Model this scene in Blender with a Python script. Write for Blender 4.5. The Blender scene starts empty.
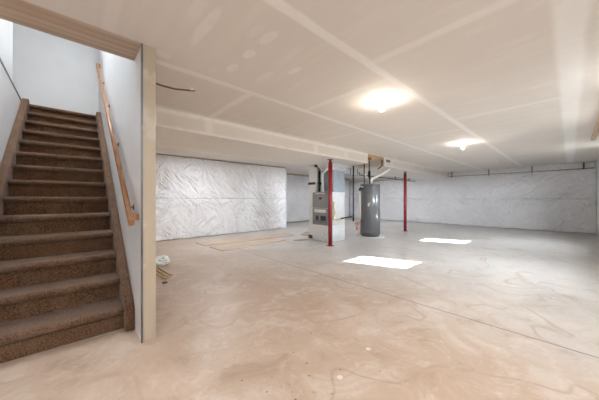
import bpy, bmesh, math, random
from mathutils import Vector, Matrix, noise
random.seed(7)
S = bpy.context.scene
COL = S.collection
PI = math.pi
CEIL = 2.44

# ------------------------------------------------------------------ materials
def new_mat(name):
    m = bpy.data.materials.new(name); m.use_nodes = True
    nt = m.node_tree
    return m, nt, nt.nodes['Principled BSDF']

class NB:
    """tiny node-building helper"""
    def __init__(s, nt): s.nt = nt
    def n(s, t, **k):
        o = s.nt.nodes.new(t)
        for a, v in k.items(): setattr(o, a, v)
        return o
    def link(s, a, b): s.nt.links.new(a, b)
    def val(s, sock, v):
        if isinstance(v, (int, float)): sock.default_value = v
        else: s.link(v, sock)
    def m(s, op, a, b=0.0, c=0.0):
        o = s.n('ShaderNodeMath', operation=op)
        s.val(o.inputs[0], a); s.val(o.inputs[1], b); s.val(o.inputs[2], c)
        return o.outputs[0]
    def pos(s):
        g = s.n('ShaderNodeNewGeometry'); x = s.n('ShaderNodeSeparateXYZ')
        s.link(g.outputs['Position'], x.inputs[0])
        return g.outputs['Position'], x.outputs[0], x.outputs[1], x.outputs[2]
    def noise(s, vec, scale, detail=4, rough=.55, dist=0., mapscale=None):
        if mapscale:
            mp = s.n('ShaderNodeMapping'); s.link(vec, mp.inputs[0]); mp.inputs['Scale'].default_value = mapscale; vec = mp.outputs[0]
        o = s.n('ShaderNodeTexNoise'); s.link(vec, o.inputs['Vector'])
        o.inputs['Scale'].default_value = scale; o.inputs['Detail'].default_value = detail
        o.inputs['Roughness'].default_value = rough; o.inputs['Distortion'].default_value = dist
        return o.outputs[0]
    def smooth(s, x, lo, hi, a=0., b=1.):
        o = s.n('ShaderNodeMapRange', interpolation_type='SMOOTHSTEP')
        s.val(o.inputs[0], x); s.val(o.inputs[1], lo); s.val(o.inputs[2], hi); s.val(o.inputs[3], a); s.val(o.inputs[4], b)
        return o.outputs[0]
    def mix(s, f, a, b):
        o = s.n('ShaderNodeMix', data_type='RGBA')
        s.val(o.inputs[0], f)
        for i, c in ((6, a), (7, b)):
            if isinstance(c, tuple): o.inputs[i].default_value = (*c, 1)
            else: s.link(c, o.inputs[i])
        return o.outputs[2]
    def bump(s, h, strength, dist, bsdf):
        o = s.n('ShaderNodeBump'); o.inputs['Strength'].default_value = strength; o.inputs['Distance'].default_value = dist
        s.link(h, o.inputs['Height']); s.link(o.outputs[0], bsdf.inputs['Normal'])
    def band(s, x, c, w, soft=.02):
        """1 inside |x-c|<w/2"""
        return s.smooth(s.m('ABSOLUTE', s.m('SUBTRACT', x, c)), w/2-soft, w/2+soft, 1., 0.)

def simple(name, col, rough=.6, metal=0., var=.08, scale=6., bump=0., bscale=60., spec=None):
    m, nt, b = new_mat(name); k = NB(nt)
    p = k.pos()[0]
    f = k.noise(p, scale, 4)
    c0 = tuple(max(0, c*(1-var)) for c in col); c1 = tuple(min(1, c*(1+var)) for c in col)
    k.link(k.mix(k.smooth(f, .3, .7), c0, c1), b.inputs['Base Color'])
    b.inputs['Roughness'].default_value = rough; b.inputs['Metallic'].default_value = metal
    if spec is not None: b.inputs['Specular IOR Level'].default_value = spec
    if bump: k.bump(k.noise(p, bscale, 3), bump, .004, b)
    return m

def mat_ceiling():
    m, nt, b = new_mat('drywall_ceiling'); k = NB(nt)
    P, x, y, z = k.pos()
    wob = k.m('MULTIPLY', k.m('SUBTRACT', k.noise(P, 2.2, 3), .5), .05)
    yy = k.m('ADD', y, wob); xx = k.m('ADD', x, wob)
    rag = k.noise(P, 9., 4, .7)
    tape = k.band(yy, 1.275, .085, .015)
    tape = k.m('MAXIMUM', tape, k.m('MULTIPLY', k.band(yy, 0.0, .17, .03), 1.))
    tape = k.m('MAXIMUM', tape, k.m('MULTIPLY', k.band(yy, 2.57, .085, .015), k.m('GREATER_THAN', x, .5)))
    tape = k.m('MAXIMUM', tape, k.m('MULTIPLY', k.band(yy, 3.80, .13, .03), 1.))
    # butt joints, each within its own course of boards
    for cx, y0, y1, w, a in ((1.58, 2.57, 3.82, .12, .8), (2.46, 1.28, 2.57, .12, .6), (2.06, 0., 1.28, .12, .6), (5.2, 1.28, 2.57, .13, .6), (7.6, 1.28, 2.57, .13, .5),
                         (4.5, 0., 1.28, .13, .6), (6.9, 0., 1.28, .13, .5), (9.3, 0., 1.28, .13, .5), (4.0, 2.57, 3.82, .12, .6), (6.4, 2.57, 3.82, .12, .6), (8.8, 2.57, 3.82, .12, .6), (10., 1.28, 2.57, .13, .5), (0.2, 1.28, 2.57, .12, .35)):
        t = k.m('MULTIPLY', k.band(xx, cx, w*.7, .02), k.m('MULTIPLY', k.m('GREATER_THAN', y, y0), k.m('LESS_THAN', y, y1)))
        tape = k.m('MAXIMUM', tape, k.m('MULTIPLY', t, a))
    # smears of compound over the screw rows, on every joist
    j = k.m('ABSOLUTE', k.m('SUBTRACT', k.m('FRACT', k.m('DIVIDE', xx, .406)), .5))
    row = k.smooth(j, .05, .13, 1., 0.)
    sm = k.noise(P, 1., 3, .6, 0., (.9, 2.6, 1.))
    smear = k.m('MULTIPLY', k.m('MULTIPLY', row, k.smooth(sm, .50, .66)), .25)
    # dabs of compound
    for cx, cy, rx, ry, a in ((.72, 1.83, .045, .27, .55), (1.14, 2.2, .05, .09, .7), (1.15, 1.9, .045, .08, .8), (1.14, 1.6, .05, .11, .6), (1.47, 2.15, .05, .16, .4), (1.62, 1.84, .04, .1, .6), (.55, 2.42, .11, .06, .6)):
        dx = k.m('DIVIDE', k.m('SUBTRACT', xx, cx), rx); dy = k.m('DIVIDE', k.m('SUBTRACT', yy, cy), ry)
        r = k.m('ADD', k.m('MULTIPLY', dx, dx), k.m('MULTIPLY', dy, dy))
        smear = k.m('MAXIMUM', smear, k.smooth(r, .5, 1.3, a, 0.))
    tape = k.m('MULTIPLY', tape, k.smooth(rag, .22, .5, .6, .9))
    f = k.m('MAXIMUM', tape, k.m('MULTIPLY', smear, k.smooth(rag, .3, .6, .5, 1.)))
    big = k.noise(P, .5, 3)
    base = k.mix(k.smooth(big, .3, .7), (.745, .695, .65), (.785, .74, .705))
    streak = k.noise(P, 1., 4, .6, 0., (7., .5, 1.))
    base = k.mix(k.m('MULTIPLY', k.smooth(streak, .48, .66), .5), base, (.81, .76, .71))
    # the lip over the stair opening was left without compound
    lip = k.m('MULTIPLY', k.smooth(y, 2.34, 2.37), k.m('LESS_THAN', x, .42))
    lc = k.mix(k.smooth(k.noise(P, 1., 3, .5, .2, (.6, 16., 1.)), .42, .58), (.50, .37, .27), (.60, .47, .37))
    base = k.mix(lip, base, lc)
    k.link(k.mix(k.m('MULTIPLY', f, k.m('SUBTRACT', 1., lip)), base, (.90, .88, .86)), b.inputs['Base Color'])
    b.inputs['Roughness'].default_value = .8
    k.bump(k.noise(P, 40., 3), .08, .004, b)
    return m

def mat_soffit():
    m, nt, b = new_mat('drywall_soffit'); k = NB(nt)
    P, x, y, z = k.pos()
    wob = k.m('MULTIPLY', k.m('SUBTRACT', k.noise(P, 2.2, 3), .5), .03)
    zz = k.m('ADD', z, wob); xx = k.m('ADD', x, wob)
    t = k.m('MAXIMUM', k.smooth(zz, 2.36, 2.41), k.smooth(zz, 2.19, 2.23, .85, 0.))
    for cx in (1.58, 4.0, 5.1, 7.5, 9.9):
        t = k.m('MAXIMUM', t, k.m('MULTIPLY', k.band(xx, cx, .13, .03), .6))
    t = k.m('MULTIPLY', t, k.smooth(k.noise(P, 8., 4), .25, .5, .5, 1.))
    base = k.mix(k.smooth(k.noise(P, .7, 3), .3, .7), (.73, .685, .635), (.77, .73, .69))
    k.link(k.mix(t, base, (.87, .845, .81)), b.inputs['Base Color'])
    b.inputs['Roughness'].default_value = .8
    return m

def mat_bare():
    m, nt, b = new_mat('bare_drywall'); k = NB(nt)
    P, x, y, z = k.pos()
    patch = k.smooth(k.noise(P, 2.6, 4, .6, .3), .55, .66)
    base = k.mix(k.noise(P, 1.2, 3), (.42, .355, .27), (.50, .43, .335))
    c = k.mix(k.m('MULTIPLY', patch, .5), base, (.66, .62, .56))
    spots = k.smooth(k.noise(P, 24., 2), .76, .80)
    k.link(k.mix(k.m('MULTIPLY', spots, .7), c, (.12, .09, .07)), b.inputs['Base Color'])
    b.inputs['Roughness'].default_value = .8
    return m

def mat_floor():
    m, nt, b = new_mat('concrete_slab'); k = NB(nt)
    P, x, y, z = k.pos()
    n1 = k.noise(P, .55, 5, .6, .6); n2 = k.noise(P, 2.4, 6, .65, .8); n3 = k.noise(P, 30., 4, .6)
    # tan stain near the stairs; greyer far tone paints in the window daylight
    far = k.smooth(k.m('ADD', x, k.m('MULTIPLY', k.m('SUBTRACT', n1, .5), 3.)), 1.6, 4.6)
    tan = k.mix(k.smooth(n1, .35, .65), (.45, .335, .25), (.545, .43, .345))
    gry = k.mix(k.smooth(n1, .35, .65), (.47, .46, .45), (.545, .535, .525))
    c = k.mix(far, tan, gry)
    c = k.mix(k.m('MULTIPLY', k.smooth(n2, .48, .68), .55), c, (.66, .60, .545))
    c = k.mix(k.m('MULTIPLY', k.smooth(n2, .28, .47, 1., 0.), .65), c, (.34, .235, .165))
    # thin water-mark rings
    ring = k.m('ABSOLUTE', k.m('SUBTRACT', k.noise(P, .9, 2, .5, .4), .5))
    c = k.mix(k.m('MULTIPLY', k.smooth(ring, .0, .014, .5, 0.), k.smooth(n2, .4, .55)), c, (.36, .25, .175))
    swirl = k.noise(P, 3., 5, .7, 2.2)
    c = k.mix(k.m('MULTIPLY', k.smooth(swirl, .52, .7), .35), c, (.70, .65, .60))
    c = k.mix(k.m('MULTIPLY', k.smooth(n3, .35, .7), .12), c, (.30, .24, .19))
    # paint drips
    v = k.n('ShaderNodeTexVoronoi', voronoi_dimensions='2D'); k.link(P, v.inputs['Vector']); v.inputs['Scale'].default_value = 11.
    sel = k.n('ShaderNodeSeparateColor'); k.link(v.outputs['Color'], sel.inputs[0])
    area = k.m('ADD', k.m('POWER', k.m('DIVIDE', k.m('SUBTRACT', x, 1.0), .55), 2.), k.m('POWER', k.m('DIVIDE', k.m('SUBTRACT', y, 1.25), .55), 2.))
    dot = k.m('MULTIPLY', k.m('LESS_THAN', v.outputs['Distance'], k.m('MULTIPLY', sel.outputs[1], .085)), k.m('GREATER_THAN', sel.outputs[0], k.smooth(area, .1, 2., .55, 1.01)))
    c = k.mix(k.m('MULTIPLY', dot, .8), c, (.07, .055, .045))
    v2 = k.n('ShaderNodeTexVoronoi', voronoi_dimensions='2D'); k.link(P, v2.inputs['Vector']); v2.inputs['Scale'].default_value = 2.3
    s2 = k.n('ShaderNodeSeparateColor'); k.link(v2.outputs['Color'], s2.inputs[0])
    dab = k.m('MULTIPLY', k.smooth(v2.outputs['Distance'], .03, .055, 1., 0.), k.m('GREATER_THAN', s2.outputs[0], .93))
    c = k.mix(k.m('MULTIPLY', dab, .6), c, (.82, .80, .77))
    # saw-cut control joints
    wob = k.m('MULTIPLY', k.m('SUBTRACT', k.noise(P, 6., 2), .5), .006)
    cut = k.m('MAXIMUM', k.band(k.m('ADD', x, wob), 2.865, .014, .003), k.band(k.m('ADD', x, wob), 8.9, .014, .003))
    c = k.mix(k.m('MULTIPLY', cut, .85), c, (.10, .075, .06))
    k.link(c, b.inputs['Base Color'])
    k.link(k.smooth(n2, .3, .7, .34, .46), b.inputs['Roughness'])
    b.inputs['Specular IOR Level'].default_value = .55
    h = k.m('SUBTRACT', k.m('MULTIPLY', n3, .35), k.m('MULTIPLY', cut, 1.5))
    k.bump(k.m('ADD', h, n2), .12, .01, b)
    return m

def mat_plastic():
    m, nt, b = new_mat('white_poly_facing'); k = NB(nt)
    P = k.pos()[0]
    f = k.noise(P, 1.3, 4)
    k.link(k.mix(k.smooth(f, .3, .7), (.80, .805, .835), (.855, .86, .89)), b.inputs['Base Color'])
    b.inputs['Roughness'].default_value = .22
    b.inputs['Specular IOR Level'].default_value = .6
    def folds(rot, mp, dist):
        a = k.n('ShaderNodeMapping'); k.link(P, a.inputs[0]); a.inputs['Rotation'].default_value = rot
        q = k.noise(a.outputs[0], 1., 3, .5, dist, mp)
        return k.m('SUBTRACT', 1., k.m('MULTIPLY', k.m('ABSOLUTE', k.m('SUBTRACT', q, .5)), 3.5))
    m1 = k.noise(P, .9, 2); m2 = k.noise(P, .7, 2, .5, .0, (1.3, 1., 1.7))
    w = k.m('MULTIPLY', folds((.6, .6, 0), (1.2, 1.2, 6.), .5), k.smooth(m1, .4, .6))
    w = k.m('ADD', w, k.m('MULTIPLY', folds((-.7, -.7, 0), (1.3, 1.3, 7.), .6), k.smooth(m1, .4, .6, 1., 0.)))
    w = k.m('ADD', w, k.m('MULTIPLY', folds((0, 0, 0), (5., 5., .8), .5), k.m('MULTIPLY', k.smooth(m2, .5, .65), .8)))
    w = k.m('ADD', w, k.m('MULTIPLY', k.noise(P, 9., 3, .5, .5), .25))
    w = k.m('ADD', w, k.m('MULTIPLY', folds((.3, -.4, .2), (6., 6., 10.), 1.), .2))
    k.bump(w, 1., .055, b)
    return m

def mat_carpet():
    m, nt, b = new_mat('brown_carpet'); k = NB(nt)
    P = k.pos()[0]
    n = k.noise(P, 90., 3, .75); n2 = k.noise(P, 8., 4, .6); n3 = k.noise(P, 160., 2, .6)
    c = k.mix(k.smooth(n, .34, .66), (.038, .015, .006), (.26, .135, .066))
    c = k.mix(k.m('MULTIPLY', k.smooth(n2, .4, .7), .25), c, (.30, .205, .14))
    k.link(c, b.inputs['Base Color'])
    b.inputs['Roughness'].default_value = .95; b.inputs['Specular IOR Level'].default_value = .1
    b.inputs['Sheen Weight'].default_value = .25; b.inputs['Sheen Roughness'].default_value = .5
    k.bump(k.m('ADD', n, n3), .9, .012, b)
    return m

def mat_wood(name, c0, c1, rough=.4, axis=(1., 12., 12.), scale=3.):
    m, nt, b = new_mat(name); k = NB(nt)
    P = k.pos()[0]
    g = k.noise(P, scale, 5, .6, .6, axis)
    k.link(k.mix(k.smooth(g, .35, .65), c0, c1), b.inputs['Base Color'])
    b.inputs['Roughness'].default_value = rough
    return m

def mat_galv():
    m, nt, b = new_mat('galvanized_steel'); k = NB(nt)
    P = k.pos()[0]
    v = k.n('ShaderNodeTexVoronoi'); k.link(P, v.inputs['Vector']); v.inputs['Scale'].default_value = 26.
    k.link(k.mix(k.smooth(v.outputs['Distance'], .1, .7), (.62, .64, .66), (.78, .79, .80)), b.inputs['Base Color'])
    b.inputs['Metallic'].default_value = .7; b.inputs['Roughness'].default_value = .42
    k.bump(k.noise(P, 7., 3), .12, .02, b)
    return m

def mat_glass():
    m = bpy.data.materials.new('window_glass'); m.use_nodes = True
    nt = m.node_tree; nt.nodes.clear(); k = NB(nt)
    o = k.n('ShaderNodeOutputMaterial'); t = k.n('ShaderNodeBsdfTransparent'); g = k.n('ShaderNodeBsdfGlossy'); mx = k.n('ShaderNodeMixShader')
    t.inputs[0].default_value = (.95, .97, .96, 1); g.inputs['Roughness'].default_value = .02
    mx.inputs[0].default_value = .06
    k.link(t.outputs[0], mx.inputs[1]); k.link(g.outputs[0], mx.inputs[2]); k.link(mx.outputs[0], o.inputs[0])
    return m

def mat_emit(name, col, strength):
    m, nt, b = new_mat(name)
    b.inputs['Base Color'].default_value = (.9, .9, .88, 1); b.inputs['Emission Color'].default_value = (*col, 1)
    b.inputs['Emission Strength'].default_value = strength
    return m

BULB = 110.
M = dict(
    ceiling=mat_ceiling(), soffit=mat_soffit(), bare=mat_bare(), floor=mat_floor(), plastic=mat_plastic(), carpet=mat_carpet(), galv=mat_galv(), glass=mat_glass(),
    paint=simple('white_wall_paint', (.80, .82, .84), .5, var=.02, scale=2.),
    trimwhite=simple('white_trim_paint', (.80, .80, .79), .4, var=.03),
    oak=mat_wood('oak_rail', (.30, .14, .06), (.45, .24, .115), .35, (12., 2., 2.)),
    pine=mat_wood('pine_lumber', (.44, .30, .19), (.60, .44, .30), .6, (2., 12., 12.)),
    kraft=mat_wood('kraft_board', (.50, .40, .31), (.62, .51, .41), .8, (1., 3., 3.), 2.),
    brownboard=mat_wood('brown_board', (.34, .235, .155), (.46, .34, .24), .8, (1., 3., 3.), 2.),
    red=simple('red_paint', (.27, .014, .02), .4, var=.2, scale=8.),
    cabinet=simple('grey_cabinet_paint', (.60, .61, .62), .35, .3, var=.04),  # furnace grey lightened for the side that catches window light
    panel=simple('grey_door_paint', (.27, .27, .275), .38, .35, var=.06),  # same furnace grey, darkened for the front turned from the light
    paneldark=simple('dark_louver', (.035, .035, .04), .4),
    label=simple('pale_label', (.72, .71, .70), .5),
    coil=simple('blue_grey_sheet_metal', (.26, .295, .325), .4, .4, var=.08),
    tank=simple('grey_tank_enamel', (.175, .18, .19), .22, .25, var=.05),
    tankring=simple('dark_seam', (.10, .10, .105), .4, .3),
    black=simple('black_iron', (.022, .022, .024), .45, .3),
    darkgrey=simple('dark_grey_metal', (.08, .08, .085), .5, .4),
    pvc=simple('white_pvc', (.78, .78, .76), .35, var=.03),
    cpvc=simple('cream_pipe', (.70, .67, .55), .4, var=.03),
    copper=simple('copper_pipe', (.62, .33, .20), .35, .9, var=.1),
    yellow=simple('yellow_gas_line', (.72, .56, .10), .45, var=.08),
    tag=simple('orange_tag', (.50, .30, .22), .6),
    porcelain=simple('white_porcelain', (.82, .80, .76), .25, var=.02),
    pad=simple('pale_concrete_pad', (.62, .61, .59), .7, var=.08),
    osb=simple('rough_osb', (.55, .33, .17), .8, var=.35, scale=22.),
    rimdark=simple('dark_rim_gap', (.05, .045, .04), .8),
    bag=simple('white_plastic_bag', (.78, .80, .79), .3, var=.03),
    baggreen=simple('pale_green_print', (.40, .66, .53), .4),
    bead=simple('zinc_corner_bead', (.16, .16, .175), .4, .5),
    cable=simple('brown_cable', (.10, .075, .055), .5),
    bulb=mat_emit('lit_bulb', (1., .89, .76), BULB),
    bulboff=simple('unlit_bulb', (.85, .85, .84), .3),
    alum=simple('white_vinyl', (.78, .78, .78), .4),
    neardisc=mat_emit('near_diffuser', (1., .985, .96), 60.),  # glow of the fill lights added out of view by the right wall
    utildisc=mat_emit('bright_diffuser', (.95, .97, 1.), 58.),  # glow of the fill lights added out of view behind the soffit
    lampdisc=mat_emit('lit_diffuser', (1., .985, .96), 29.),  # glow of the fill lamp added over the stairs
)

# ------------------------------------------------------------------ mesh helpers
class MB:
    def __init__(s): s.bm = bmesh.new()
    def box(s, x0, y0, z0, x1, y1, z1, bev=0., seg=2):
        t = bmesh.new()
        bmesh.ops.create_cube(t, size=1.)
        for v in t.verts:
            v.co = Vector(((x0+x1)/2 + v.co.x*(x1-x0), (y0+y1)/2 + v.co.y*(y1-y0), (z0+z1)/2 + v.co.z*(z1-z0)))
        if bev: bmesh.ops.bevel(t, geom=list(t.edges), offset=bev, segments=seg, profile=.5, affect='EDGES')
        return s.add(t)
    def add(s, t):
        me = bpy.data.meshes.new('tmp'); t.to_mesh(me); t.free(); s.bm.from_mesh(me); bpy.data.meshes.remove(me); return s
    def prism(s, pts, a, b, axis='x', bev=0.):
        """polygon pts extruded from a to b along axis"""
        t = bmesh.new()
        def mk(p, w): return {'x': (w, p[0], p[1]), 'y': (p[0], w, p[1]), 'z': (p[0], p[1], w)}[axis]
        A = [t.verts.new(mk(p, a)) for p in pts]; B = [t.verts.new(mk(p, b)) for p in pts]
        t.faces.new(A); t.faces.new(list(reversed(B)))
        n = len(pts)
        for i in range(n): t.faces.new((A[i], B[i], B[(i+1) % n], A[(i+1) % n]))
        bmesh.ops.recalc_face_normals(t, faces=t.faces)
        if bev: bmesh.ops.bevel(t, geom=list(t.edges), offset=bev, segments=2, profile=.5, affect='EDGES')
        return s.add(t)
    def tube(s, pts, r, n=14, round_=True):
        pts = [Vector(p) for p in pts]
        if round_ and len(pts) > 2:
            q = [pts[0]]
            for i in range(1, len(pts)-1):
                a, b, c = pts[i-1], pts[i], pts[i+1]
                d = min((a-b).length, (c-b).length)*.45; d = min(d, r*2.6)
                p, e = b+(a-b).normalized()*d, b+(c-b).normalized()*d
                for k in range(6):
                    t = k/5; q.append(p*(1-t)**2 + b*2*t*(1-t) + e*t*t)
            q.append(pts[-1]); pts = q
        t = bmesh.new(); rings = []
        up = None
        for i, p in enumerate(pts):
            d = ((pts[min(i+1, len(pts)-1)]) - pts[max(i-1, 0)]).normalized()
            if up is None:
                up = Vector((0, 0, 1)) if abs(d.z) < .9 else Vector((1, 0, 0))
            sx = d.cross(up).normalized(); up = sx.cross(d).normalized()
            rings.append([t.verts.new(p + (sx*math.cos(2*PI*k/n) + up*math.sin(2*PI*k/n))*r) for k in range(n)])
        for a, b in zip(rings, rings[1:]):
            for k in range(n): t.faces.new((a[k], a[(k+1) % n], b[(k+1) % n], b[k]))
        t.faces.new(list(reversed(rings[0]))); t.faces.new(rings[-1])
        bmesh.ops.recalc_face_normals(t, faces=t.faces)
        for f in t.faces: f.smooth = len(f.verts) == 4
        return s.add(t)
    def lathe(s, prof, cx, cy, n=40):
        t = bmesh.new(); rings = []
        for r, z in prof:
            rings.append([t.verts.new((cx + r*math.cos(2*PI*k/n), cy + r*math.sin(2*PI*k/n), z)) for k in range(n)])
        for a, b in zip(rings, rings[1:]):
            for k in range(n):
                f = t.faces.new((a[k], a[(k+1) % n], b[(k+1) % n], b[k])); f.smooth = True
        t.faces.new(rings[0]); t.faces.new(rings[-1])
        bmesh.ops.recalc_face_normals(t, faces=t.faces)
        return s.add(t)
    def build(s, name, mat, parent=None, base=None):
        """one mesh object; base = world position of its origin"""
        me = bpy.data.meshes.new(name)
        off = Vector((0, 0, 0))
        q = parent
        while q is not None: off += q.location; q = q.parent
        if base is not None: off = Vector(base)
        for v in s.bm.verts: v.co -= off
        s.bm.to_mesh(me); s.bm.free()
        o = bpy.data.objects.new(name, me); COL.objects.link(o)
        for m_ in (mat if isinstance(mat, list) else [mat]): me.materials.append(m_)
        if parent is not None: o.parent = parent
        elif base is not None: o.location = base
        return o

def thing(name, label, cat, loc, group=None):
    o = bpy.data.objects.new(name, None); COL.objects.link(o); o.empty_display_size = .1
    o.location = loc
    return tag(o, label, cat, group)
def tag(o, label, cat, group=None):
    o['label'] = label; o['category'] = cat
    if group: o['group'] = group
    return o
def struct(mb, name, mat, parent=None):
    o = mb.build(name, mat, parent)
    if parent is None: o['kind'] = 'structure'
    return o
def dup(o, loc, label):
    r = o.copy(); COL.objects.link(r); r.location = loc; r['label'] = label
    for ch in o.children:
        c = ch.copy(); COL.objects.link(c); c.parent = r
        for g in ch.children:
            d = g.copy(); COL.objects.link(d); d.parent = c
    return r

# ------------------------------------------------------------------ the setting
XW, YR, XB = 12.85, -.60, -2.5          # far wall, right wall, wall behind the camera
RX0, RX1 = -.62, .42                    # stairwell
S0 = 2.70                               # first riser / edge of the stair opening
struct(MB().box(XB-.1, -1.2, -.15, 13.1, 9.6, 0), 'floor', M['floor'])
# ceiling drywall, with the stair opening left free
c = MB()
c.box(XB, YR-.1, CEIL, 13.1, S0, CEIL+.05)
c.box(.52, S0, CEIL, 13.1, 9.5, CEIL+.05)
struct(c, 'ceiling', M['ceiling'])
# upstairs floor structure around the opening
u = MB()
u.box(-3.1, YR, CEIL+.05, 2.2, S0, 2.8); u.box(.52, S0, CEIL+.05, 2.2, 9.0, 2.8)
struct(u, 'floor_upstairs', M['paint'])

# window and door openings
def wall_y(x0, x1, z0, z1, y0, y1, holes):
    mb = MB(); xs = x0
    for a, b, p, q in holes:
        mb.box(xs, y0, z0, a, y1, z1); mb.box(a, y0, z0, b, y1, p); mb.box(a, y0, q, b, y1, z1); xs = b
    mb.box(xs, y0, z0, x1, y1, z1)
    return mb
WH = [(5.06, 5.80, 1.48, 2.19), (8.50, 9.22, 1.48, 2.19)]
struct(wall_y(XB-.1, 13.1, 0, CEIL, YR-.1, YR, WH), 'wall_right', M['paint'])
for i, (a, b, p, q) in enumerate(WH):
    w = MB(); e = .035; y0, y1 = YR-.085, YR-.035
    w.box(a, y0, p, a+e, y1, q); w.box(b-e, y0, p, b, y1, q); w.box(a+e, y0, p, b-e, y1, p+e); w.box(a+e, y0, q-e, b-e, y1, q)
    mx = a+(b-a)*.52; w.box(mx-.02, y0, p+e, mx+.02, y1, q-e)
    fr = struct(w, 'window_%d' % (i+1), M['bead'])
    MB().box(a, YR-.1, p-.004, b, YR+.01, p+.003).build('window_sill', M['rimdark'], fr)  # dark sill added to keep sun from bouncing onto the ceiling
    g = MB(); g.box(a+e, YR-.064, p+e, mx-.02, YR-.058, q-e); g.box(mx+.02, YR-.064, p+e, b-e, YR-.058, q-e)
    g.build('window_pane', M['glass'], fr)
struct(MB().box(XB-.1, YR, 0, XB, 2.5, CEIL), 'wall_back', M['paint'])
# stairwell: left wall, its return, the wall between stairs and room
struct(MB().box(XB-.1, 2.45, 0, RX0-.1, 2.55, CEIL), 'wall_front', M['paint'])
struct(MB().box(RX0-.1, 2.45, 0, RX0, 7.2, 2.79), 'wall_left', M['paint'])
mb = MB().prism([(2.36, 0), (7.765, 0), (7.765, 2.8), (6.78, 2.8), (6.78, 5.3), (1.3, 5.3), (1.3, 2.8), (S0, 2.8), (S0, CEIL), (2.36, CEIL)], RX1, .52, 'x')
sw = struct(mb, 'wall_stair', [M['bare'], M['paint']])
for f in sw.data.polygons:
    if f.normal.x < -.9: f.material_index = 1
struct(MB().box(RX0-.1, 2.45, 2.815, RX0, 5.35, 5.3), 'wall_left_upper', M['paint'])
struct(MB().box(RX0-.02, 2.45, 2.785, RX0+.006, 7.2, 2.815), 'trim_1', M['bead'])
mb = MB(); mb.box(-3.0, 7.2, 2.5, -.12, 7.3, 5.3); mb.box(-.12, 7.17, 2.5, 2.2, 7.3, 5.3)
struct(mb, 'wall_upstairs_back', M['paint'])
mb = MB(); mb.box(-3.1, 1.2, 2.8, -3.0, 7.3, 5.3); mb.box(-3.0, 1.2, 2.8, .52, 1.3, 5.3); mb.box(2.1, 6.0, 2.8, 2.2, 7.2, 5.3); mb.box(.52, 6.0, 2.8, 2.2, 6.1, 5.3)
struct(mb, 'wall_upstairs_side', M['paint'])
struct(MB().box(-3.1, 1.2, 5.3, 2.2, 7.3, 5.4), 'ceiling_upstairs', M['paint'])
mb = MB(); mb.box(-3.0, S0, 2.5, RX0-.1, 7.2, 2.8); mb.box(.52, 6.1, 2.5, 2.1, 7.2, 2.8)
struct(mb, 'floor_landing', M['carpet'])
struct(MB().box(.413, 2.353, .0, .427, 2.367, CEIL), 'trim_2', M['bead'])
# far, left and recess concrete walls (behind the insulation)
struct(MB().box(XW+.06, YR, 0, 13.1, 9.5, CEIL), 'wall_far', M['soffit'])
struct(MB().box(.42, 7.76, 0, 6.32, 7.9, CEIL), 'wall_plastic_side', M['bare'])
struct(MB().box(6.2, 7.9, 0, 6.32, 9.5, CEIL), 'wall_recess_return', M['paint'])
struct(MB().box(6.2, 9.4, 0, 13.1, 9.5, CEIL), 'wall_recess', M['bare'])
# duct soffit with the gap over the water heater
SZ = 2.17
mb = MB()
mb.box(.52, 3.82, SZ, 6.1, 4.75, CEIL); mb.box(7.0, 3.82, SZ, XW, 4.75, CEIL); mb.box(.52, 4.75, SZ, XW, 5.36, CEIL)
struct(mb, 'ceiling_soffit', M['soffit'])

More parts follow.
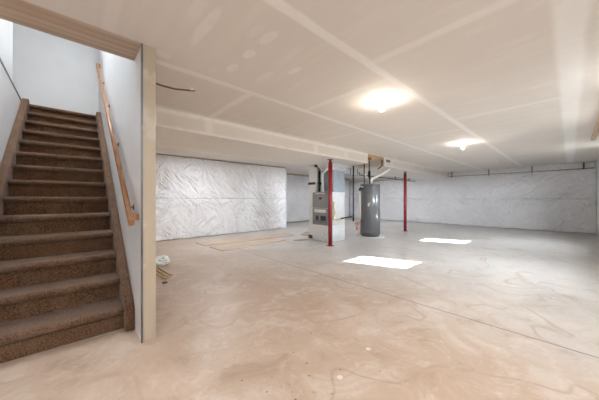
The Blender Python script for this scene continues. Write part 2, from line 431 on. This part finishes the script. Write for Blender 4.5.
# ------------------------------------------------------------------ insulation blankets
def sheet(name, label, p0, p1, z0, z1, mat, nx, nz, pinch, amp=.016, thick=.045, group=None, seed=0., edge=.01):
    """wrinkled facing stretched from p0 to p1 (plan points); face looks to the left of p0->p1"""
    p0, p1 = Vector((*p0, 0)), Vector((*p1, 0)); L = (p1-p0).length; t = (p1-p0)/L
    n = Vector((-t.y, t.x, 0))
    mb = MB(); bm = mb.bm; F, B = [], []
    for i in range(nx+1):
        rf, rb = [], []
        for k in range(nz+1):
            s = L*i/nx; z = z0 + (z1-z0)*k/nz
            h = 0.
            for ps, pz, w, cnt in pinch:
                dx, dz = s-ps, z-pz; r = math.hypot(dx, dz)
                a = math.atan2(dz, dx)
                h += math.exp(-r/w)*(abs(math.sin(a*cnt + 2.2*noise.noise((r*1.4, a, ps+seed))))**1.5 - .5)*min(1, r/.12)
            w1 = noise.noise((s*1.1+seed, z*1.7, seed)); 
            r1 = 1-abs(noise.noise((s*2.1+z*1.3+seed, z*2.2-s*.9, 3.1+seed)))*2
            r2 = 1-abs(noise.noise((s*5.1-z*2.3+seed, z*4.2+s*1.9, 7.7+seed)))*2
            h = h*1.0 + w1*.7 + r1*.55 + r2*.25
            e = min(1., min(z-z0, z1-z)/.05 + .7)
            ed = edge*noise.noise((s*3.3, seed+5, z*.2))
            zz = z + (ed if k in (0,) else 0.) 
            rf.append(bm.verts.new(p0 + t*s + n*(thick*(.45+.55*e) + 2.*amp*h*e) + Vector((0, 0, max(zz, z0 if z0 > .02 else .004)))))
            rb.append(bm.verts.new(p0 + t*s + Vector((0, 0, z))))
        F.append(rf); B.append(rb)
    for i in range(nx):
        for k in range(nz):
            f = bm.faces.new((F[i][k], F[i+1][k], F[i+1][k+1], F[i][k+1])); f.smooth = True
    for i in range(nx):
        bm.faces.new((F[i][0], B[i][0], B[i+1][0], F[i+1][0])); bm.faces.new((F[i][nz], F[i+1][nz], B[i+1][nz], B[i][nz]))
    for k in range(nz):
        bm.faces.new((F[0][k], F[0][k+1], B[0][k+1], B[0][k])); bm.faces.new((F[nx][k], B[nx][k], B[nx][k+1], F[nx][k+1]))
    bm.faces.new([B[i][0] for i in range(nx+1)] + [B[nx][k] for k in range(1, nz+1)] + [B[i][nz] for i in range(nx-1, -1, -1)] + [B[0][k] for k in range(nz-1, 0, -1)])
    bmesh.ops.recalc_face_normals(bm, faces=bm.faces)
    m = (p0+p1)/2; m.z = z0
    o = mb.build(name, mat, None, m)
    return tag(o, label, 'insulation', group)
ZS = 1.19
# left wall (looks towards -y)
sheet('insulation_blanket', 'upper wrinkled white plastic blanket on the left wall, above its long crease', (6.33, 7.75), (.53, 7.75), ZS, CEIL-.03, M['plastic'], 230, 56,
      [(3.3, 2.30, .55, 9), (2.6, ZS, .5, 8), (4.6, 1.3, .4, 7), (1.3, 1.5, .5, 8), (5.2, 2.35, .4, 7)], .019, seed=1.3)
sheet('insulation_blanket', 'lower wrinkled white plastic blanket on the left wall, down to the boards', (6.33, 7.75), (.53, 7.75), .01, ZS-.004, M['plastic'], 230, 56,
      [(3.5, 1.18, .6, 9), (3.7, .15, .35, 7), (2.2, 1.15, .45, 8), (4.9, 1.15, .5, 8), (1.2, .9, .4, 8)], .02, seed=4.1)
# recess behind the furnace
sheet('insulation_blanket', 'pale plastic blanket in the recess left of the furnace', (12.80, 9.39), (6.34, 9.39), .04, 2.36, M['plastic'], 120, 50, [(3., 1.2, .5, 8)], .012, seed=8.)
# far wall (looks towards -x): p0->p1 so that left side is -x
sheet('insulation_blanket', 'long upper white plastic blanket on the far wall, below the ledge', (XW+.05, YR+.002), (XW+.05, 9.32), ZS, 2.19, M['plastic'], 300, 40,
      [(.5, 1.25, .5, 8), (1.5, 2.1, .4, 7), (3.4, 2.1, .5, 8), (4.9, 1.3, .4, 7), (2.4, 1.3, .4, 7)], .019, .06, seed=11.)
sheet('insulation_blanket', 'long lower white plastic blanket on the far wall, touching the floor', (XW+.05, YR+.002), (XW+.05, 9.32), .008, ZS-.004, M['plastic'], 300, 40,
      [(.7, 1.1, .55, 9), (.9, .4, .4, 7), (2.1, .2, .4, 8), (3.3, 1.1, .5, 8), (4.7, .6, .4, 7)], .021, .06, seed=15., edge=.03)
# rim joist batts above the ledge, between dark joints
JV = [-.58, -.32, .97, 2.29, 3.66, 3.80]
wh = ['narrow white rim batt in the far right corner above the ledge', 'white rim batt above the far ledge, second from the right corner',
      'white rim batt above the far ledge, in the middle of the row', 'white rim batt above the far ledge, nearest the dropped soffit', 'small white rim batt end touching the dropped soffit']
for i in range(5):
    sheet('rim_batt', wh[i], (XW+.055, JV[i]+.02), (XW+.055, JV[i+1]-.02), 2.225, CEIL-.03, M['plastic'], max(4, int((JV[i+1]-JV[i])*22)), 10, [], .012, .03, 'rim batts above the far ledge', 20.+i*3)
for i, (v, l) in enumerate(((-.32, 'short dark strap on the far ledge nearest the right corner'), (.97, 'short dark strap on the far ledge, second from the right corner'), (2.29, 'short dark strap on the far ledge, third from the right corner'), (3.66, 'short dark strap on the far ledge beside the soffit'))):
    tag(MB().box(XW-.03, v-.011, 2.14, XW, v+.011, CEIL-.02, .004).build('ledge_strap', M['rimdark'], None, (XW-.01, v, 2.10)), l, 'strap', 'dark straps over the far ledge')
tag(MB().tube([(XW-.005, YR+.05, 2.208), (XW-.005, 9.2, 2.208)], .008, 8).build('ledge_cable', M['darkgrey'], None, (XW-.02, YR+.05, 2.205)), 'thin dark cable running along the far ledge', 'cable')

# ------------------------------------------------------------------ staircase
RISE, RUN, N = .20, .27, 14
T = thing('staircase', 'brown carpeted staircase rising between white walls', 'stairs', ((RX0+RX1)/2, S0, 0))
SX0, SX1 = -.54, .345
for k in range(N):
    y = S0 + k*RUN; z = (k+1)*RISE
    deep = RUN+.06 if k < N-1 else .9
    pts = [(y+.045, k*RISE-(0 if k == 0 else .02)), (y+.045, z-.062)]
    for j in range(9):                                  # padded bull nose
        a = -PI/2 - PI*j/8
        pts.append((y+.034 + .034*math.cos(a), z-.032 + .032*math.sin(a)*1.0))
    pts += [(y+deep, z), (y+deep, k*RISE-(0 if k == 0 else .02))]
    if k == 0: pts = [(p[0], max(p[1], 0.)) for p in pts]
    s_ = MB().prism(pts, SX0-.03, SX1+.03, 'x')
    o = s_.build('step', M['carpet'], T)
    for f in o.data.polygons: f.use_smooth = abs(f.normal.x) < .5 and len(f.vertices) == 4 and f.area < .02
sl = RISE/RUN
def stringer(a, b):
    # follows the nosing line, rounded at the top, down to the floor
    ya = S0-.06; za = .22; yb = S0+13*RUN; zb = 2.8+.07
    pts = [(ya, 0), (ya, za-.06), (ya+.03, za)]
    pts += [(yb-.05, zb-.02), (yb-.01, zb), (yb+.05, zb-.01), (yb+.09, zb-.06), (yb+.09, 2.3), (S0+.5, 0)]
    return MB().prism(pts, a, b, 'x', .012)
stringer(RX0+.005, SX0).build('stringer', M['carpet'], T)
stringer(SX1, RX1-.004).build('stringer', M['carpet'], T)
MB().box(SX0, S0+13*RUN+.30, 2.80, SX1, S0+13*RUN+.33, 2.83, .004).build('landing_nosing', M['trimwhite'], T)
tag(MB().box(-.62, 7.12, 2.8, .42, 7.168, 2.88, .004).build('baseboard_back', M['trimwhite']), 'white baseboard at the top of the stairs', 'baseboard')['kind'] = 'structure'

# handrail
A, B_ = Vector((.36, 2.44, .975)), Vector((.36, 6.25, 3.80))
T = thing('handrail', 'oak handrail on the white wall beside the stairs', 'handrail', (.36, 2.44, .975))
def rail():
    t = bmesh.new(); d = (B_-A).normalized(); sx = Vector((1, 0, 0)); up = sx.cross(d)
    prof = []
    for j in range(20):
        a = 2*PI*j/20; ca, sa = math.cos(a), math.sin(a)
        prof.append((.0205*math.copysign(abs(ca)**.6, ca), .029*math.copysign(abs(sa)**.6, sa)))
    R0 = [t.verts.new(A + sx*p + up*q) for p, q in prof]; R1 = [t.verts.new(B_ + sx*p + up*q) for p, q in prof]
    for j in range(20):
        f = t.faces.new((R0[j], R0[(j+1) % 20], R1[(j+1) % 20], R1[j])); f.smooth = True
    t.faces.new(R0); t.faces.new(R1); bmesh.ops.recalc_face_normals(t, faces=t.faces)
    return MB().add(t)
rail().build('rail', M['oak'], T)
for y in (2.50, 6.20):
    z = .975 + (y-2.44)*(3.80-.975)/(6.25-2.44)
    MB().box(.375, y-.035, z-.024, .418, y+.035, z+.03, .008).build('wall_return', M['oak'], T)
for y in (2.72, 3.72, 4.72, 5.6):
    z = .975 + (y-2.44)*(3.80-.975)/(6.25-2.44)
    mb = MB().tube([(.417, y, z-.085), (.372, y, z-.085), (.36, y, z-.03)], .0075, 10)
    mb.tube([(.4195, y, z-.085), (.413, y, z-.085)], .026, 16, False)
    mb.build('bracket', M['darkgrey'], T)

# ------------------------------------------------------------------ red posts
def post(x, y, label):
    T = thing('steel_post', label, 'post', (x, y, 0), 'red steel posts')
    mb = MB().lathe([(.052, .012), (.052, 2.10)], x, y, 32)
    mb.build('tube', M['red'], T)
    MB().box(x-.075, y-.075, 0, x+.075, y+.075, .012, .003).build('base_plate', M['red'], T)
    MB().box(x-.055, y-.055, 2.155, x+.055, y+.055, 2.168, .003).build('cap_plate', M['red'], T)
    MB().lathe([(.03, 2.10), (.03, 2.15)], x, y, 20).build('jack_screw', M['darkgrey'], T)
    return T
p1 = post(4.77, 4.06, 'red steel post in front of the furnace')
dup(p1, (8.95, 4.06, 0), 'red steel post standing alone to the right of the water heater')

# ------------------------------------------------------------------ furnace
FX, FY = 5.06, 4.35
T = thing('furnace', 'grey upright gas furnace behind the red post', 'furnace', (5.4, 4.66, 0))
MB().box(FX, FY, 0.003, 5.75, 4.97, .455, .006).build('filter_base', M['galv'], T)
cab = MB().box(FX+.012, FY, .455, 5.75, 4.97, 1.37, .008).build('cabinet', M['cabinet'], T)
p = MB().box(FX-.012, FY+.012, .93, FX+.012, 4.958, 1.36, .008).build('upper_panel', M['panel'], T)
mb = MB().lathe([(.001, 0), (.055, 0), (.055, .006), (.001, .006)], 0, 0, 24)
for v in mb.bm.verts: v.co = Vector((FX-.012-v.co.z, 4.66+v.co.x, 1.19+v.co.y*.6))
mb.build('emblem', M['paneldark'], p)
MB().box(FX-.016, 4.50, 1.315, FX-.012, 4.82, 1.335).build('rating_strip', M['label'], p)
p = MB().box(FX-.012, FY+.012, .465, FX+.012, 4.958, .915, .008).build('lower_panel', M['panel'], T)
MB().box(FX-.017, 4.45, .80, FX-.011, 4.88, .885, .002).build('label_strip', M['label'], p)
MB().box(FX-.016, 4.72, .585, FX-.011, 4.83, .71, .002).build('sight_window', M['paneldark'], p)
MB().box(FX-.016, 4.45, .585, FX-.011, 4.65, .71, .002).build('sight_window', M['paneldark'], p)
for z in (.52, .545, .57): MB().box(FX-.016, 4.42, z, FX-.011, 4.90, z+.008).build('louver', M['paneldark'], p)
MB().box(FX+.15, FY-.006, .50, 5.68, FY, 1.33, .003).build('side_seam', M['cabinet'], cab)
MB().box(5.12, FY-.02, 1.13, 5.18, FY, 1.23, .004).build('switch_box', M['darkgrey'], T)
MB().box(5.26, 4.36, 1.37, 5.75, 4.80, 1.97, .006).build('coil_case', M['coil'], T)
# flared supply collar
t = bmesh.new(); lo = [(5.26, 4.36), (5.75, 4.36), (5.75, 4.80), (5.26, 4.80)]; hi = [(5.14, 4.30), (5.9, 4.30), (5.9, 4.9), (5.14, 4.9)]
va = [t.verts.new((*q, 1.97)) for q in lo]; vb = [t.verts.new((*q, 2.165)) for q in hi]
t.faces.new(va); t.faces.new(vb)
for i in range(4): t.faces.new((va[i], va[(i+1) % 4], vb[(i+1) % 4], vb[i]))
bmesh.ops.recalc_face_normals(t, faces=t.faces)
MB().add(t).build('supply_collar', M['galv'], T)
# flue pipes on its top
tag(MB().tube([(5.17, 4.91, 1.372), (5.17, 4.91, 1.98), (5.22, 4.95, 2.05), (5.22, 4.95, 2.09)], .034, 16).build('flue_pipe', M['pvc'], None, (5.17, 4.91, 1.37)), 'white flue pipe on the left of the furnace top', 'pipe')
tag(MB().tube([(5.17, 4.68, 1.372), (5.17, 4.68, 1.90), (5.17, 4.47, 2.03), (5.17, 4.40, 2.03)], .034, 16).build('intake_pipe', M['pvc'], None, (5.17, 4.68, 1.37)), 'white elbowed pipe on the furnace top right behind the red post', 'pipe')
tag(MB().tube([(5.16, 4.80, 1.372), (5.16, 4.80, 1.96)], .026, 14).build('condensate_trap', M['black'], None, (5.16, 4.80, 1.37)), 'black pipe between the two white furnace pipes', 'pipe')
tag(MB().box(5.17, 4.90, 2.095, 5.27, 5.00, 2.168, .006).build('junction_box', M['black'], None, (5.29, 4.99, 2.06)), 'small black box under the soffit above the furnace pipes', 'box')
# return duct on its left
T = thing('return_duct', 'pale sheet metal return duct standing left of the furnace', 'duct', (5.45, 5.25, 0))
MB().box(5.27, 5.03, .10, 5.75, 5.33, 2.168, .01).build('duct_body', simple('white_duct', (.72, .73, .73), .45, .2, var=.04), T)
MB().box(5.262, 5.02, .0, 5.758, 5.34, .10, .004).build('duct_foot', M['darkgrey'], T)
MB().box(5.255, 5.015, 1.60, 5.765, 5.345, 1.67, .004).build('duct_band', M['black'], T)
MB().box(5.255, 5.015, .82, 5.765, 5.345, .84, .003).build('duct_band', M['galv'], T)
# trunk duct
T = thing('supply_duct', 'dull metal supply duct under the soffit right of the furnace', 'duct', (6.35, 4.9, 1.95))
MB().box(5.92, 4.765, 1.97, 7.05, 5.15, 2.168, .006).build('duct_body', M['galv'], T)
for x in (6.2, 6.6, 6.98): MB().box(x-.015, 4.758, 1.963, x+.015, 5.157, 2.168).build('duct_seam', M['darkgrey'], T)

# yellow gas line + black iron pipe
tag(MB().tube([(5.24, FY-.03, 1.10), (5.20, FY-.045, .95), (5.28, FY-.04, .80), (5.18, FY-.035, .62), (5.40, FY-.04, .585), (5.62, FY-.035, .60)], .011, 10).build('flexible_gas_line', M['yellow'], None, (5.24, FY-.03, .6)), 'yellow flexible gas line on the furnace side', 'gas line')
T = thing('gas_pipe', 'black iron gas pipe dropping from the soffit left of the water heater', 'pipe', (6.26, 4.42, .6))
MB().tube([(6.26, 4.42, 2.165), (6.26, 4.42, .665)], .021, 12).build('riser', M['black'], T)
MB().tube([(5.5, FY-.06, .63), (5.9, 4.36, .645), (6.26, 4.42, .665)], .017, 12).build('branch', M['black'], T)
MB().tube([(6.26, 4.42, .71), (6.26, 4.42, .50)], .027, 12).build('tee', M['black'], T)

# ------------------------------------------------------------------ water heater
HX, HY, HR = 6.86, 4.22, .30
tag(MB().lathe([(.001, 0), (.43, 0), (.43, .022), (.425, .026), (.001, .026)], HX, HY, 48).build('drain_pan', M['pad'], None, (HX, HY, 0)), 'pale round pan under the water heater', 'pan')
T = thing('water_heater', 'tall grey cylindrical water heater', 'water heater', (HX, HY, .028))
MB().lathe([(.26, .028), (.26, .06), (HR-.004, .062), (HR-.004, .11), (HR, .112), (HR, 1.585), (HR-.004, 1.59)], HX, HY, 64).build('tank', M['tank'], T)
MB().lathe([(HR+.003, 1.585), (HR+.003, 1.61), (HR-.01, 1.63), (HR-.05, 1.642), (.001, 1.648)], HX, HY, 64).build('top_cap', M['tank'], T)
MB().lathe([(HR+.003, .10), (HR+.003, .135), (HR+.0005, .135)], HX, HY, 64).build('base_ring', M['tankring'], T)
MB().lathe([(HR+.0025, 1.20), (HR+.0025, 1.206)], HX, HY, 64).build('jacket_seam', M['tankring'], T)
vx, vy = HX-.225, HY+.205+.06
MB().box(vx-.15, vy-.08, .37, vx-.04, vy+.03, .48, .012).build('gas_valve', M['tag'], T)
MB().tube([(vx-.14, vy-.03, .37), (vx-.14, vy-.03, .22)], .028, 12).build('valve_leg', M['copper'], T)
MB().tube([(vx-.02, vy-.04, .30), (vx-.09, vy-.06, .17), (vx-.08, vy-.05, .09)], .012, 10).build('burner_tube', M['copper'], T)
MB().box(HX-.285, HY-.14, .95, HX-.268, HY-.08, 1.05, .002).build('rating_label', M['label'], T)
tag(MB().tube([(HX-.365, HY+.13, 1.415), (HX-.365, HY+.13, .55)], .026, 12).build('relief_pipe', M['cpvc'], None, (HX-.375, HY+.12, .55)), 'cream relief pipe down the left side of the water heater', 'pipe')
tag(MB().tube([(HX-.30, HY+.10, 1.50), (HX-.365, HY+.13, 1.50), (HX-.365, HY+.13, 1.42)], .03, 12).build('relief_valve', M['black'], None, (HX-.36, HY+.12, 1.42)), 'black relief valve elbow near the top of the water heater', 'valve')
# pipes out of the tank top
def pipe(name, pts, r, mat, label, cat='pipe', n=14):
    return tag(MB().tube(pts, r, n).build(name, mat, None, pts[0]), label, cat)
pipe('water_pipe', [(HX-.17, HY+.10, 1.65), (HX-.17, HY+.10, 2.36)], .018, M['darkgrey'], 'thin dark grey pipe rising from the left of the tank top')
pipe('vent_connector', [(HX+.05, HY+.06, 1.655), (HX+.05, HY+.06, 2.05)], .04, M['black'], 'thick black pipe rising from the tank top')
pipe('water_pipe', [(HX+.05, HY+.06, 2.055), (HX+.05, HY+.06, 2.37)], .018, M['darkgrey'], 'thin pipe continuing above the thick black pipe into the soffit gap')
pipe('vent_pipe', [(HX-.07, HY-.08, 1.655), (HX-.07, HY-.08, 1.79), (7.18, 3.97, 1.96), (7.60, 3.96, 2.14), (7.60, 3.96, 2.168)], .038, M['pvc'], 'white slanting vent pipe from the tank top up to the soffit')
pipe('water_pipe', [(7.0-.05, 3.87, 2.42), (7.0-.05, 3.87, 2.18), (7.0-.05, 4.0, 2.10)], .016, M['darkgrey'], 'thin pipe at the right edge of the soffit gap')
pipe('water_pipe', [(HX-.10, HY+.0, 1.65), (HX-.10, HY+.0, 1.83), (6.60, 4.20, 1.87), (6.55, 4.22, 1.93)], .017, M['pvc'], 'pale bent pipe on the back left of the tank top')
# opened framing above it
tag(MB().box(6.1, 3.835, 2.372, 7.0, 3.875, 2.438, .003).build('wood_plate', M['osb'], None, (6.55, 3.855, 2.372)), 'rough orange wood plate across the soffit gap', 'plate')
tag(MB().box(6.38, 3.88, 2.30, 6.42, 4.7, 2.438, .003).build('wood_block', M['osb'], None, (6.4, 4.3, 2.30)), 'wood joist inside the soffit gap above the tank', 'joist')
tag(MB().box(6.995-.03, 3.84, 2.175, 6.998, 3.88, 2.37, .003).build('wood_stud', M['osb'], None, (6.98, 3.86, 2.175)), 'short stud at the right end of the soffit gap', 'stud')
tag(MB().box(7.12, 3.811, 2.31, 7.36, 3.8205, 2.39, .002).build('metal_plate', M['bead'], None, (7.24, 3.816, 2.31)), 'small grey plate on the soffit face right of the gap', 'plate')
# pipe runs hung along the back edge
T = thing('pipe_run', 'dark pipe run hanging behind the water heater to the far wall', 'pipe', (9.8, 5.3, 2.05))
MB().tube([(6.9, 5.25, 2.06), (12.7, 5.25, 2.06)], .02, 10).build('pipe', M['darkgrey'], T)
for x in (7.8, 9.2, 10.6, 12.): MB().box(x-.012, 5.235, 2.06, x+.012, 5.265, 2.168).build('hanger', M['darkgrey'], T)

# ------------------------------------------------------------------ ceiling lamps
def lampholder(x, y, label, lit=True):
    T = thing('ceiling_light', label, 'light', (x, y, CEIL), 'bare bulb ceiling lights')
    MB().lathe([(.062, CEIL-.001), (.062, CEIL-.012), (.052, CEIL-.022), (.030, CEIL-.030), (.024, CEIL-.060), (.021, CEIL-.062)], x, y, 32).build('lampholder', M['porcelain'], T)
    pr = [(.013, CEIL-.058), (.014, CEIL-.075)]
    for j in range(13):
        a = PI*j/12; pr.append((max(.001, .031*math.sin(.42+a*(PI-.42)/PI)), CEIL-.108 + .031*math.cos(.42+a*(PI-.42)/PI)))
    MB().lathe(pr, x, y, 28).build('bulb', M['bulb'] if lit else M['bulboff'], T)
    return T
lampholder(2.93, 1.63, 'lit bare bulb in a white holder, nearest on the ceiling')
lampholder(6.53, 1.64, 'lit bare bulb in a white holder, farther along the ceiling')
lampholder(10.3, 1.63, 'unlit bare bulb in a white holder, farthest along the ceiling', False)

def utility_light(x, y, label, group='flush utility lights behind the soffit', mat='utildisc'):  # unseen fill lights, added to brighten the room
    T = thing('utility_light', label, 'light', (x, y, CEIL), group)
    MB().lathe([(.17, CEIL-.001), (.17, CEIL-.02), (.15, CEIL-.022)], x, y, 36).build('frame', M['porcelain'], T)
    MB().lathe([(.148, CEIL-.020), (.145, CEIL-.028), (.001, CEIL-.030)], x, y, 36).build('diffuser', M[mat], T)
utility_light(1.2, -.32, 'flush round light on the near ceiling beside the right wall', 'flush lights along the right wall', 'neardisc')
utility_light(-.9, -.1, 'flush round light on the ceiling nearest the back wall', 'flush lights along the right wall', 'neardisc')
utility_light(3.9, -.40, 'flush round light on the ceiling beside the tan wood strip', 'flush lights along the right wall', 'neardisc')
utility_light(2.8, 6.2, 'flush round light hidden behind the soffit, facing the left plastic wall')
utility_light(6.4, 6.25, 'flush round light hidden behind the soffit, by the recess')
utility_light(10.6, 6.3, 'flush round light hidden behind the soffit, near the far wall')

# loose cable sticking out of the stair wall
T = thing('loose_cable', 'brown cable with white tip sticking out of the stair wall top', 'cable', (.52, 2.55, 2.23))
cp = [(.515, 2.55, 2.235), (.60, 2.55, 2.222), (.72, 2.55, 2.224), (.83, 2.55, 2.245), (.91, 2.55, 2.262)]
MB().tube(cp, .008, 10, False).build('sheath', M['cable'], T)
MB().tube([(.855, 2.55, 2.262), (.90, 2.55, 2.275)], .014, 10, False).build('wire_nut', M['porcelain'], T)

# wood strip on the ceiling edge
T = thing('wood_strip', 'tan wood strip under the ceiling at the far right edge', 'wood strip', (6.1, -.325, 2.375))
MB().box(4.3, -.355, 2.375, 7.90, -.295, 2.4405, .004).build('strip', M['pine'], T)
MB().box(7.90, -.355, 2.375, 7.905, -.295, 2.438).build('end_cut', M['cable'], T)

# ------------------------------------------------------------------ things on the floor
def board(name, quad, z, th, mat, label, bend=.0):
    t = bmesh.new(); n = 12; top, bot = [], []
    q = [Vector((*p, 0)) for p in quad]
    for i in range(n+1):
        u = i/n; rt, rb = [], []
        for j in (0, .33, .66, 1.):
            p = (q[0]*(1-u)+q[1]*u)*(1-j) + (q[3]*(1-u)+q[2]*u)*j
            h = z + bend*(math.sin(u*PI*1.5+j)**2)*.5
            rt.append(t.verts.new((p.x, p.y, h+th))); rb.append(t.verts.new((p.x, p.y, h)))
        top.append(rt); bot.append(rb)
    for i in range(n):
        for j in range(3):
            t.faces.new((top[i][j], top[i+1][j], top[i+1][j+1], top[i][j+1])); t.faces.new((bot[i][j], bot[i][j+1], bot[i+1][j+1], bot[i+1][j]))
        t.faces.new((top[i][0], bot[i][0], bot[i+1][0], top[i+1][0])); t.faces.new((top[i][3], top[i+1][3], bot[i+1][3], bot[i][3]))
    for i in (0, n):
        for j in range(3): t.faces.new((top[i][j], top[i][j+1], bot[i][j+1], bot[i][j]))
    bmesh.ops.recalc_face_normals(t, faces=t.faces)
    c_ = sum(q, Vector())/4; c_.z = z
    return tag(MB().add(t).build(name, mat, None, c_), label, 'board', 'boards lying on the floor')
board('flat_board', [(2.42, 6.72), (5.47, 6.62), (5.26, 5.98), (2.44, 6.12)], .002, .014, M['kraft'], 'long tan board on the floor nearest the plastic wall')
board('flat_board', [(2.45, 5.93), (4.29, 5.97), (4.46, 5.43), (2.49, 5.24)], .002, .014, M['kraft'], 'shorter tan board on the floor, in front of the long one')
board('flat_board', [(5.50, 5.95), (6.2, 6.4), (6.3, 5.75), (5.5, 5.42)], .003, .010, M['brownboard'], 'brown board on the floor just left of the return duct')
board('flat_board', [(4.62, 5.30), (5.02, 5.28), (5.02, 5.08), (4.66, 5.05)], .002, .012, M['brownboard'], 'small brown board scrap at the foot of the furnace')

def stick(a, b, w, th, z, label):
    a, b = Vector((*a, 0)), Vector((*b, 0)); d = (b-a).normalized(); s = Vector((-d.y, d.x, 0))*w/2
    pts = [(p.x, p.y) for p in (a-s, b-s, b+s, a+s)]
    return tag(MB().prism(pts, z, z+th, 'z', .002).build('wood_stick', M['pine'], None, ((a.x+b.x)/2, (a.y+b.y)/2, z)), label, 'stick', 'sticks behind the stair wall end')
stick((.92, 4.62), (1.025, 3.98), .035, .02, .001, 'leftmost thin wood stick on the floor beside the stair wall')
stick((1.01, 4.70), (1.07, 4.02), .035, .02, .001, 'middle thin wood stick on the floor beside the stair wall')
stick((1.08, 4.72), (1.125, 4.10), .035, .02, .001, 'rightmost thin wood stick on the floor beside the stair wall')
tag(MB().box(.925, 3.80, .001, .985, 3.86, .012, .003).build('wood_chip', M['rimdark'], None, (.955, 3.83, 0)), 'tiny dark chip on the floor before the wood sticks', 'chip')
# crumpled bag
t = bmesh.new(); bmesh.ops.create_icosphere(t, subdivisions=4, radius=1.)
for v in t.verts:
    n_ = v.co.normalized(); k_ = 1 + .35*noise.noise(n_*1.7) + .30*(1-abs(noise.noise(n_*3.6+Vector((4, 1, 2))))*2) - .12
    v.co = Vector((1.14+n_.x*.19*k_, 5.02+n_.y*.20*k_, max(.002, .06+n_.z*.072*k_)))
for f in t.faces: f.smooth = False
bag = MB().add(t).build('crumpled_bag', [M['bag'], M['baggreen']], None, (1.14, 5.02, 0))
for f in bag.data.polygons:
    if noise.noise(f.center*7.) > .22: f.material_index = 1
tag(bag, 'crumpled white and green plastic bag on the floor beside the stair wall', 'bag')

# ------------------------------------------------------------------ light
# unseen lamp added upstairs to brighten the stairwell
T = thing('upstairs_light', 'white flush ceiling light above the stair landing', 'light', (-.1, 4.4, 5.3))
MB().lathe([(.34, 5.3), (.34, 5.25), (.30, 5.25)], -.1, 4.4, 40).build('frame', M['porcelain'], T)
MB().lathe([(.30, 5.26), (.29, 5.235), (.001, 5.225)], -.1, 4.4, 40).build('diffuser', M['lampdisc'], T)

w = bpy.data.worlds.new('daylight'); S.world = w; w.use_nodes = True
bg = w.node_tree.nodes['Background']
k = NB(w.node_tree); tc = k.n('ShaderNodeTexCoord'); sp = k.n('ShaderNodeSeparateXYZ'); k.link(tc.outputs['Generated'], sp.inputs[0])
k.link(k.mix(k.smooth(sp.outputs[2], -.03, .03), (.045, .044, .04), (.86, .915, 1.)), bg.inputs[0])      # dull ground, bright sky
bg.inputs[1].default_value = 50.
def portal(name, loc, rot, sx, sy):
    l = bpy.data.lights.new(name, 'AREA'); l.shape = 'RECTANGLE'; l.size = sx; l.size_y = sy
    l.cycles.is_portal = True
    o = bpy.data.objects.new(name, l); COL.objects.link(o); o.location = loc; o.rotation_euler = rot
for i, (a, b, p, q) in enumerate(WH):
    portal('window_daylight', ((a+b)/2, YR-.11, (p+q)/2), (PI/2, 0, 0), b-a, q-p)
sun = bpy.data.lights.new('sun', 'SUN'); sun.energy = 26.; sun.angle = math.radians(.53); sun.color = (1., .95, .88)
so = bpy.data.objects.new('sun', sun); COL.objects.link(so); so.location = (8, -6, 6)
so.rotation_euler = Vector((-.38, 1., -.605)).to_track_quat('-Z', 'Y').to_euler()

# ------------------------------------------------------------------ camera
cam = bpy.data.cameras.new('camera'); co = bpy.data.objects.new('camera', cam); COL.objects.link(co)
cam.sensor_width = 36.; cam.lens = 248./599.*36.; cam.shift_y = -1./599.; cam.clip_start = .05
co.location = (0, 0, 1.174); co.rotation_euler = (PI/2, 0, math.radians(47.48-90.))
S.camera = co
vs = S.view_settings
S.display_settings.display_device = 'sRGB'
vs.view_transform = 'Standard'; vs.look = 'None'; vs.gamma = 1.; vs.use_curve_mapping = False
vs.exposure = 1.42
cy = S.cycles
cy.max_bounces = 12; cy.diffuse_bounces = 8; cy.use_denoising = True
cy.sample_clamp_indirect = 6.; cy.caustics_reflective = False; cy.caustics_refractive = False
